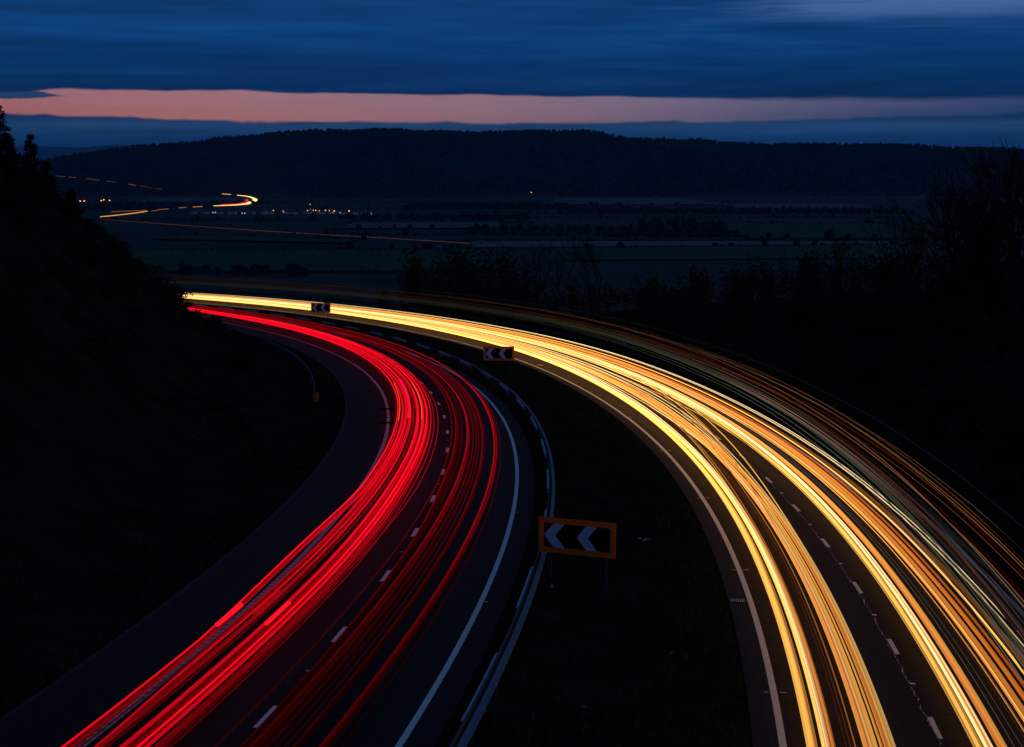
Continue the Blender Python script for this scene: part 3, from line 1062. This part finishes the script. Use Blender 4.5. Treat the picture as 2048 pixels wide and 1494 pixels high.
for i, (s, t, sc) in enumerate(dspots):
    o = den[i] if i < 3 else copy_tree(den[i % 3])
    x, y = xy(s, t)
    o.location = (x, y, gz(s, t) - .1)
    o.rotation_euler = (0, 0, rng.uniform(0, 6))
    big = 1.28 if 160 < s < 200 else 1.12 if i >= 12 else 1.0
    o.scale = (sc * 1.2 * big, sc * 1.2 * big, sc * big)
    if i < 12:
        tag(o, 'dense black bushy tree massed outside the bend above the lorry trails', 'tree', 'bushy trees outside the bend')
    else:
        tag(o, 'dense black bushy tree among the bare trees on the bank at the frame edge', 'tree', 'bushy trees on the bank at the frame edge')

# rough grass along the verges and the reserve
rng = random.Random(88)
gm = MB()
for _ in range(30000):
    q = rng.random()
    s = -58 + 150 * rng.random() ** 1.5
    t = rng.uniform(4.75, 11.7) if q < .55 else rng.uniform(-14, -6.75) if q < .85 else rng.uniform(21.8, 26)
    if 4.6 < t < 6.0 and rng.random() < .3:
        continue
    x, y = xy(s, t)
    z = gz(s, t)
    hgt = rng.uniform(.06, .20) * (1 + .8 * max(0, lump(x * 1.7, y * 1.7)))
    a = rng.uniform(0, 6.3)
    wd = rng.uniform(.02, .05)
    lx, ly = rng.gauss(0, .07), rng.gauss(0, .07)
    i = len(gm.v)
    gm.v += [(x - wd * cos(a), y - wd * sin(a), z - .03), (x + wd * cos(a), y + wd * sin(a), z - .03), (x + lx, y + ly, z + hgt)]
    gm.f.append((i, i + 1, i + 2))
tag(gm.build('verge_grass', M_BLADE), 'rough dark grass along the verges and central reserve', None, None, 'stuff')

# scraps of pale litter on the dark grass
rng = random.Random(2)
for (s, t, sz, lab) in ((-15.0, 9.2, .26, 'crumpled pale scrap of litter on the reserve, up and right of the big chevron board'),
                        (-27.5, 5.75, .16, 'small pale scrap of litter on the reserve just below the big chevron board'),
                        (-33.5, 9.7, .12, 'tiny pale scrap of litter on the reserve close to the inbound edge line'),
                        (-41.0, 7.5, .13, 'tiny pale scrap of litter low on the reserve near the barrier')):
    m = MB()
    for _ in range(7):
        u = Vector((rng.uniform(-1, 1), rng.uniform(-1, 1), rng.uniform(-.1, .5))).normalized() * sz * rng.uniform(.35, .6)
        m.quad((rng.gauss(0, sz * .25), rng.gauss(0, sz * .25), sz * rng.uniform(.2, .6)), u, u.cross(Vector((.3, .5, 1))).normalized() * sz * .35)
    o = m.build('litter', M_PAPER)
    x, y = xy(s, t)
    o.location = (x, y, gz(s, t))
    tag(o, lab, 'litter')

# ------------------------------------------------------------------ valley floor to the horizon
VAL = 0.0


def val_z(x, y):
    r = hypot(x, y)
    base = 62 * (1 - sstep(300, 900, r)) - (3 if r > 1200 else 0) * 0
    return base + (.8 * sin(x * .006 + 1) * cos(y * .005)) * sstep(900, 1300, r)


radii = [4.0]
while radii[-1] < 60000:
    radii.append(radii[-1] * 1.06 + 1)
angs = []
a = -180.0
while a < 180:
    angs.append(a)
    a += .8 if -26 <= a < 26 else 6
nv, nf = [], []
na = len(angs)
for r in radii:
    for a in angs:
        x, y = r * sin(radians(a)), r * cos(radians(a))
        nv.append((x, y, val_z(x, y) - .5))
for i in range(len(radii) - 1):
    for j in range(na):
        k = (j + 1) % na
        nf.append((i * na + j, i * na + k, (i + 1) * na + k, (i + 1) * na + j))
nv.append((0, 0, 60))
nf += [(len(nv) - 1, (j + 1) % na, j) for j in range(na)]
tag(mesh_obj('valley_ground', nv, nf, M_VALLEY, smooth=True), kind='structure', label='dark valley floor stretching to the hills')


def field(quad, mat, lab):
    """a field laid over the valley floor, split fine enough to follow it"""
    (a, b, c, d) = quad
    v, f = [], []
    n = 14
    for i in range(n + 1):
        for j in range(n + 1):
            u, w_ = i / n, j / n
            x = (a[0] * (1 - u) + b[0] * u) * (1 - w_) + (d[0] * (1 - u) + c[0] * u) * w_
            y = (a[1] * (1 - u) + b[1] * u) * (1 - w_) + (d[1] * (1 - u) + c[1] * u) * w_
            v.append((x, y, val_z(x, y) + field.h))
    field.h += .15
    for i in range(n):
        for j in range(n):
            k = i * (n + 1) + j
            f.append((k, k + n + 1, k + n + 2, k + 1))
    tag(mesh_obj('field', v, f, mat), kind='structure', label=lab)


field.h = .6
field([(-420, 1600), (-30, 1600), (-40, 1985), (-400, 1960)], M_GREENFIELD, 'dark green pasture nearest beyond the bend')
field([(-45, 2050), (470, 2120), (480, 2200), (-50, 2190)], M_STUBBLE, 'long pale mauve stubble strip across the valley')
field([(55, 1790), (450, 1830), (480, 2100), (50, 2030)], M_GREENFIELD, 'dark green field in front of the stubble strip')
field([(300, 2280), (620, 2300), (640, 2800), (320, 2810)], M_GREENFIELD, 'green field behind the stubble strip')
field([(90, 3990), (490, 4010), (440, 4650), (110, 4720)], M_PALEFIELD, 'pale pasture under the wooded hill')
field([(470, 3670), (760, 3690), (770, 4120), (480, 4100)], M_PALEFIELD, 'pale field beside the wooded hill foot')
field([(-250, 2610), (-20, 2600), (-20, 2840), (-250, 2850)], M_PALEFIELD, 'dull pale field beyond the straight lane')
field([(-460, 2250), (-200, 2130), (-190, 2230), (-440, 2390)], M_GREENFIELD, 'narrow green field before the straight lane')
field([(-900, 4250), (-640, 4200), (-640, 4700), (-950, 4720)], M_PALEFIELD, 'dull field inside the distant road bend')

# ------------------------------------------------------------------ wooded hill
RID = [(-80, 340), (60, 326), (90, 323), (150, 312), (240, 299), (300, 291), (400, 286), (440, 278), (510, 273), (560, 266), (640, 261), (700, 263),
       (760, 260), (850, 264), (950, 266), (1060, 264), (1190, 264), (1230, 274), (1260, 279), (1400, 281), (1420, 285), (1530, 291), (1556, 288),
       (1700, 290), (1820, 291), (1850, 296), (2100, 300), (2300, 304)]


def hill_z(x, y):
    u = x / y                                                     # bearing of the point seen from the bridge
    top = 100 + (320 - interp(1024 + u * 3526, RID)) / 3550 * 6300
    base_y = 4850 + 150 * sin(x * .0021) + 60 * sin(x * .0067) + 450 * sstep(-350, -620, x)
    k = sstep(base_y, 6300, y)
    z = (top + 0) * (k * .75 + .25 * k * k) + 16 * sin(x * .006 + y * .004) * k * (1 - k) * 2
    if y > 6300:
        z = top - (y - 6300) * .25
    return z - 1.5


hv, hf = [], []
bx = [-.30 + .60 * i / 240 for i in range(241)]
by = [4700 + 65 * i for i in range(31)]
for y in by:
    for u in bx:
        hv.append((u * y, y, hill_z(u * y, y)))
for i in range(len(by) - 1):
    for j in range(240):
        k = i * 241 + j
        hf.append((k, k + 1, k + 242, k + 241))
tag(mesh_obj('hill', hv, hf, M_HILL, smooth=True), kind='structure', label='long dark wooded hill across the valley')

# its trees: too many to count
rng = random.Random(101)


def far_tree(m, x, y, z, h, r, conical):
    i = len(m.v)
    n = 5
    a0 = rng.uniform(0, 6)
    lv = ((0.0, .75), (.35, 1.0), (.7, .55)) if conical else ((0.05, .6), (.4, 1.0), (.8, .7))
    for q, rr in lv:
        for k in range(n):
            a = a0 + 2 * pi * k / n
            j = rng.uniform(.65, 1.2)
            m.v.append((x + r * rr * j * cos(a), y + r * rr * j * sin(a), z + h * q * rng.uniform(.92, 1.08)))
    m.v.append((x, y, z + h))
    for l in range(2):
        for k in range(n):
            m.f.append((i + l * n + k, i + l * n + (k + 1) % n, i + (l + 1) * n + (k + 1) % n, i + (l + 1) * n + k))
    for k in range(n):
        m.f.append((i + 2 * n + k, i + 2 * n + (k + 1) % n, i + 3 * n))


fo = MB()
for _ in range(7200):
    y = 4950 + 1400 * rng.random() ** .8
    u = rng.uniform(-.285, .295)
    x = u * y
    if -.185 < u < -.125 and y < 5450:
        continue
    if sin(x * .004 + 2) * sin(y * .006) > .72:
        continue
    z = hill_z(x, y)
    far_tree(fo, x, y, z - 1, rng.uniform(6, 12), rng.uniform(4, 7.5), rng.random() < .5)
for i in range(1500):                                              # the skyline fringe
    u = -.275 + .57 * i / 1500 + rng.uniform(-.0004, .0004)
    if rng.random() < .18 + .3 * (sin(u * 40) > .4) or .143 < u < .149:
        continue
    y = 6300 + rng.uniform(-40, 30)
    x = u * y
    hgt = rng.uniform(4, 9) if u < -.16 else rng.uniform(7, 19) * (.62 + .22 * sin(u * 61) + .16 * sin(u * 187 + 1))
    far_tree(fo, x, y, hill_z(x, y) - 1, hgt, rng.uniform(1.5, 3.4), rng.random() < .8)
tag(fo.build('hill_forest', M_WOOD), 'forest covering the long hill across the valley', None, None, 'stuff')

# far blue hills at the left
fv, ff = [], []
FR = [(-300, 300), (0, 297), (90, 292), (130, 294), (170, 296), (210, 292), (260, 290), (330, 296), (420, 306), (600, 316), (900, 322)]
n = 80
for i in range(n + 1):
    px = -300 + 1200 * i / n
    u = (px - 1024) / 3526
    for (y, k) in ((36000, 0), (38000, .55), (40000, 1), (44000, .4)):
        fv.append((u * y, y, -1 + k * (101 + (320 - interp(px, FR)) / 3550 * 40000 + 9 * sin(i * .9))))
for i in range(n):
    for j in range(3):
        k = i * 4 + j
        ff.append((k, k + 4, k + 5, k + 1))
tag(mesh_obj('distant_hills', fv, ff, M_HILL, smooth=True), kind='structure', label='faint blue hills on the horizon')

# hedges, copses and plantation blocks of the valley
rng = random.Random(55)
hd = MB()
hedges = [((-420, 1585), (0, 1600)), ((-400, 1975), (-60, 2000)), ((-60, 2200), (480, 2215)), ((60, 2040), (500, 2115)), ((290, 2240), (620, 2260)),
          ((310, 2830), (660, 2815)), ((-260, 2590), (0, 2580)), ((-260, 2870), (40, 2860)), ((-460, 2400), (-180, 2240)), ((-700, 3000), (-300, 2930)),
          ((100, 3960), (500, 3980)), ((470, 3640), (800, 3660)), ((480, 4140), (800, 4150)), ((-640, 4180), (-160, 4260)), ((-260, 3150), (700, 3080)),
          ((-100, 3420), (560, 3300)), ((640, 2270), (660, 2830)), ((-940, 4740), (-300, 4780)), ((-300, 2420), (320, 2330)), ((-420, 3700), (300, 3560))]
for (a, b) in hedges:
    L_ = hypot(b[0] - a[0], b[1] - a[1])
    for k in range(int(L_ / 5.5)):
        if rng.random() < .12:
            continue
        q = k * 5.5 / L_
        x, y = a[0] + (b[0] - a[0]) * q + rng.uniform(-2, 2), a[1] + (b[1] - a[1]) * q + rng.uniform(-3, 3)
        tall = rng.random() < .1
        far_tree(hd, x, y, val_z(x, y) - .3, rng.uniform(5, 10) if tall else rng.uniform(1.8, 3.6), rng.uniform(2.5, 5) if tall else rng.uniform(2, 4.2), False)
blocks = [(-220, 120, 3620, 3900, 260), (110, 360, 3380, 3560, 150), (360, 760, 3300, 3520, 170), (-60, 300, 2440, 2560, 110), (120, 300, 2300, 2420, 80),
          (-900, -700, 3500, 4000, 150), (-690, -560, 4050, 4150, 40), (-300, 30, 2990, 3120, 120), (-440, -180, 1540, 1590, 60), (200, 320, 2600, 2850, 60)]
for (x0, x1, y0, y1, n) in blocks:
    for _ in range(n):
        x, y = rng.uniform(x0, x1), rng.uniform(y0, y1)
        far_tree(hd, x, y, val_z(x, y) - .3, rng.uniform(5, 11), rng.uniform(3, 6.5), False)
tag(hd.build('valley_woods', M_WOOD), 'hedgerows and dark copses scattered over the valley floor', None, None, 'stuff')

# single trees one can tell apart on the valley floor
tm = MB()
for q in range(5):
    far_tree(tm, rng.uniform(-3, 3), rng.uniform(-3, 3), rng.uniform(1, 4), rng.uniform(6, 10), rng.uniform(3, 5), False)
first_crown = None
for i, (x, y, sc) in enumerate(((395, 2225, 1.25), (345, 2235, .8), (455, 2230, .75), (205, 2450, .9), (330, 2290, .7), (-150, 2440, .6), (60, 2300, .7))):
    root = empty('valley_tree', (x, y, val_z(x, y)))
    if first_crown is None:
        MB().limb((0, 0, -.5), (0, 0, 5), .5, .3, 6).build('trunk', M_BARK, root)
        tm.build('crown', M_WOOD, root)
        first_crown = root
    else:
        for ch in first_crown.children:
            c = link(ch.copy())
            c.parent = root
    root.scale = (sc, sc, sc)
    root.rotation_euler = (0, 0, i * 1.3)
    tag(root, 'tallest round dark tree standing over the green field behind the stubble strip' if i == 0 else
        'small round dark tree dotted among the valley fields', 'tree', None if i == 0 else 'single trees among the valley fields')

# ------------------------------------------------------------------ village and far lights
rng = random.Random(63)


def house(root, wd, dp, h, rh, lit):
    MB().box((0, 0, h / 2), (wd, dp, h)).build('wall', M_WALL, root)
    g = MB()
    g.v += [(-wd / 2 - .3, -dp / 2 - .3, h), (wd / 2 + .3, -dp / 2 - .3, h), (wd / 2 + .3, dp / 2 + .3, h), (-wd / 2 - .3, dp / 2 + .3, h),
            (-wd / 2, 0, h + rh), (wd / 2, 0, h + rh)]
    g.f += [(0, 1, 5, 4), (2, 3, 4, 5), (1, 2, 5), (3, 0, 4), (0, 3, 2, 1)]
    r = g.build('roof', M_ROOF, root)
    MB().box((wd * .36, 0, h + rh), (.8, .8, 1.6)).build('chimney', M_WALL, r)
    for sx in ((-.28, .28) if lit else (.0,)):
        MB().box((sx * wd, -dp / 2 - .02, h * .5), (1.1, .06, 1.3)).build('window', M_WARMWIN if lit else M_BLACK, root)


for i in range(30):
    x = -590 + 330 * (i / 29) + rng.uniform(-5, 5)
    if i in (21, 22):
        x += 6
    y = 3330 - 60 * (i / 29) + rng.uniform(-40, 40)
    wd, lit = rng.uniform(7, 10.5), rng.random() < .28
    root = empty('house', (x, y, val_z(x, y)), rng.choice([0, pi / 2, pi / 2 - .3, .5, -.6, pi / 2 + .3]))
    house(root, wd, rng.uniform(7, 9), rng.uniform(4.2, 5.5), rng.uniform(2.6, 3.6), lit)
    tag(root, 'small pale gabled house in the dark valley village, ' + ('one window lit' if lit else 'windows dark'), 'house',
        'lit village houses' if lit else 'dark village houses')


def street_lamp(x, y, h, r, label, group, z=None):
    root = empty('street_lamp', (x, y, val_z(x, y) if z is None else z))
    MB().limb((0, 0, -.3), (0, 0, h), .12, .07, 6).limb((0, 0, h - .1), (0, -1.0, h + .25), .06, .05, 5).build('pole', M_GREY, root)
    m = MB()
    n = 8
    for q in range(5):
        ph = pi * q / 4
        for k in range(n):
            m.v.append((r * sin(ph) * cos(2 * pi * k / n), -1.0 + r * sin(ph) * sin(2 * pi * k / n), h + .1 + r * .8 * cos(ph)))
    for q in range(4):
        for k in range(n):
            m.f.append((q * n + k, q * n + (k + 1) % n, (q + 1) * n + (k + 1) % n, (q + 1) * n + k))
    m.build('lamp_glass', M_SODIUM, root)
    return tag(root, label, 'street lamp', group)


# (metres right of the bridge axis, metres ahead): two clusters by the far left, the village, and a farm
for (x, y, lab) in ((-958, 3960, 'orange street lamp, one of a close pair low over the left slope'),
                    (-948, 3955, 'orange street lamp, one of a close pair low over the left slope')):
    street_lamp(x, y, 9, 1.25, lab, 'pair of street lamps')
for (x, y) in ((-925, 4020), (-917, 4010), (-911, 4040)):
    street_lamp(x, y, 9 + (x == -917) * 2, 1.2, 'orange street lamp in the tight trio beside the distant pair', 'trio of street lamps')
for (x, y, r) in ((-440, 3290, .8), (-375, 3270, .75), (-369, 3310, .6), (-362, 3290, .7), (-352, 3260, .6), (-345, 3300, .8), (-383, 3380, .7),
                  (-336, 3280, .6), (-457, 3310, .6), (-480, 3300, .5), (-420, 3270, .5), (-430, 3340, .5)):
    street_lamp(x, y, 7, r, 'orange street lamp glowing among the village houses', 'village street lamps')
street_lamp(-325, 3260, 7, .95, 'isolated orange lamp, first past the village houses', None)
street_lamp(-297, 3250, 7, .95, 'isolated orange lamp at the end of the village, last in the row', None)
street_lamp(54, 5000, 7, 1.1, 'single orange farm lamp at the foot of the wooded hill', None, z=hill_z(54, 5000) + 1)
street_lamp(-430, 3800, 7, .7, 'faint orange lamp in the dark fields behind the village', None)


def far_trail(name, pts, rw, rh, col, k, label, group=None, taper=None):
    v, f, g = [], [], []
    n = 6
    for i, p in enumerate(pts):
        a = Vector(pts[max(0, i - 1)])
        b = Vector(pts[min(len(pts) - 1, i + 1)])
        d = (b - a).normalized()
        sd = d.cross(Vector((0, 0, 1))).normalized()
        for j in range(n):
            q = 2 * pi * j / n
            w_ = interp(i / (len(pts) - 1), taper) if taper else 1.0
            v.append(tuple(Vector(p) + sd * rw * w_ * cos(q) + Vector((0, 0, 1)) * rh * w_ * sin(q)))
            g += (col[0] * k, col[1] * k, col[2] * k, 1)
    for i in range(len(pts) - 1):
        for j in range(n):
            f.append((i * n + j, i * n + (j + 1) % n, (i + 1) * n + (j + 1) % n, (i + 1) * n + j))
    f.append(tuple(range(n - 1, -1, -1)))
    f.append(tuple(range(len(v) - n, len(v))))
    o = mesh_obj(name, v, f, M_GLOW)
    at = o.data.attributes.new('glow', 'FLOAT_COLOR', 'POINT')
    at.data.foreach_set('color', g)
    return tag(o, label, 'light trail', group)


def spline(pts, n=8):
    out = []
    for i in range(len(pts) - 1):
        p0, p1, p2, p3 = pts[max(i - 1, 0)], pts[i], pts[i + 1], pts[min(i + 2, len(pts) - 1)]
        for k in range(n):
            t = k / n
            out.append(tuple(.5 * (2 * b + (c - a) * t + (2 * a - 5 * b + 4 * c - d) * t * t + (3 * b - a - 3 * c + d) * t ** 3)
                             for a, b, c, d in zip(p0, p1, p2, p3)))
    out.append(tuple(pts[-1]))
    return out


def on_valley(pts, h=2.0):
    return [(x, y, max(val_z(x, y), hill_z(x, y) if y > 4900 else -9) + h) for x, y in pts]


bend = [(-640, 3830), (-607, 3905), (-598, 3990), (-602, 4083), (-618, 4278), (-648, 4493), (-708, 4793), (-765, 4970)]
far_trail('distant_light_trail', spline(on_valley(bend, 2.5)), 5.2, 1.6, (1.0, .64, .22), 1.9, 'brilliant white-gold curl of headlights on the distant bend',
          taper=[(0, .3), (.25, .6), (.45, 1.15), (.65, 1.15), (.85, .6), (1, .3)])
far_trail('distant_light_trail', spline(on_valley([(-640, 3925), (-622, 3990), (-616, 4083), (-632, 4250), (-660, 4440)], 2.2)), 3.2, 1.0, (1.0, .02, .03), 1.0,
          'red curl of tail lights inside the distant bend')
far_trail('distant_light_trail', on_valley([(-712, 3085), (-704, 3180), (-700, 3240), (-698, 3330), (-700, 3420)], 2.5), 1.4, .7, (1.0, .42, .13), 1.0,
          'orange streak of distant road emerging from behind the cutting')
for (a, b, k) in (((-700, 3520), (-690, 3580), .35), ((-684, 3660), (-676, 3700), .45), ((-668, 3735), (-656, 3775), .8), ((-690, 3470), (-695, 3440), .3)):
    far_trail('distant_light_trail', on_valley([a, b], 2.5), 1.0, .5, (1.0, .36, .10), k, 'broken orange dash of the distant road between trees',
              'broken dashes of the distant road')
far_trail('distant_light_trail', on_valley([(-795, 5040), (-833, 5136)], 3), 2.0, .9, (1.0, .45, .2), 1.0, 'short orange dash at the upper tail of the distant bend')
far_trail('distant_light_trail', on_valley([(-760, 3380), (-735, 3440), (-715, 3480)], 2.5), .9, .5, (1.0, .35, .12), .3,
          'faint orange line just above the streak emerging behind the cutting')
lane = [(-690 + (146 + 690) * q, 2985 + (1885 - 2985) * q + 90 * q * (1 - q) * -1.2) for q in [i / 30 for i in range(24)]]
far_trail('distant_light_trail', on_valley(lane, 1.4), .26, .20, (1.0, .30, .13), .15, 'thin straight orange line of one car crossing the valley lane')
for i, (a, b, k) in enumerate(((-.2565, -.2500, .35), (-.2480, -.2440, .30), (-.2380, -.2310, .28), (-.2270, -.2220, .30), (-.2150, -.2105, .36), (-.2085, -.2020, .15),
                               (-.1995, -.1960, .12))):
    y = 5180
    pts = []
    for q in range(4):
        u = a + (b - a) * q / 3
        yy = 5720 - (u + .257) * 7600
        pts.append((u * yy, yy, hill_z(u * yy, yy) + 12))
    far_trail('distant_light_trail', pts, 1.4, .6, (1.0, .33, .19), k * .6, 'short pink-orange dash of the lane along the hill foot', 'dashes of the hill foot lane')

# ------------------------------------------------------------------ evening haze
hz = bpy.data.materials.new('haze_air')
hz.use_nodes = True
h_ = NT(hz.node_tree)
pv = h_.n('ShaderNodeVolumePrincipled')
pv.inputs['Color'].default_value = (.30, .60, 1.0, 1)
pv.inputs['Density'].default_value = 2.1e-5
ho = h_.n('ShaderNodeOutputMaterial')
h_.link(pv.outputs[0], ho.inputs['Volume'])
b = MB().box((0, 21000, 300), (70000, 52000, 640))
tag(b.build('haze', hz), 'thin blue evening haze over the whole valley', None, None, 'stuff')
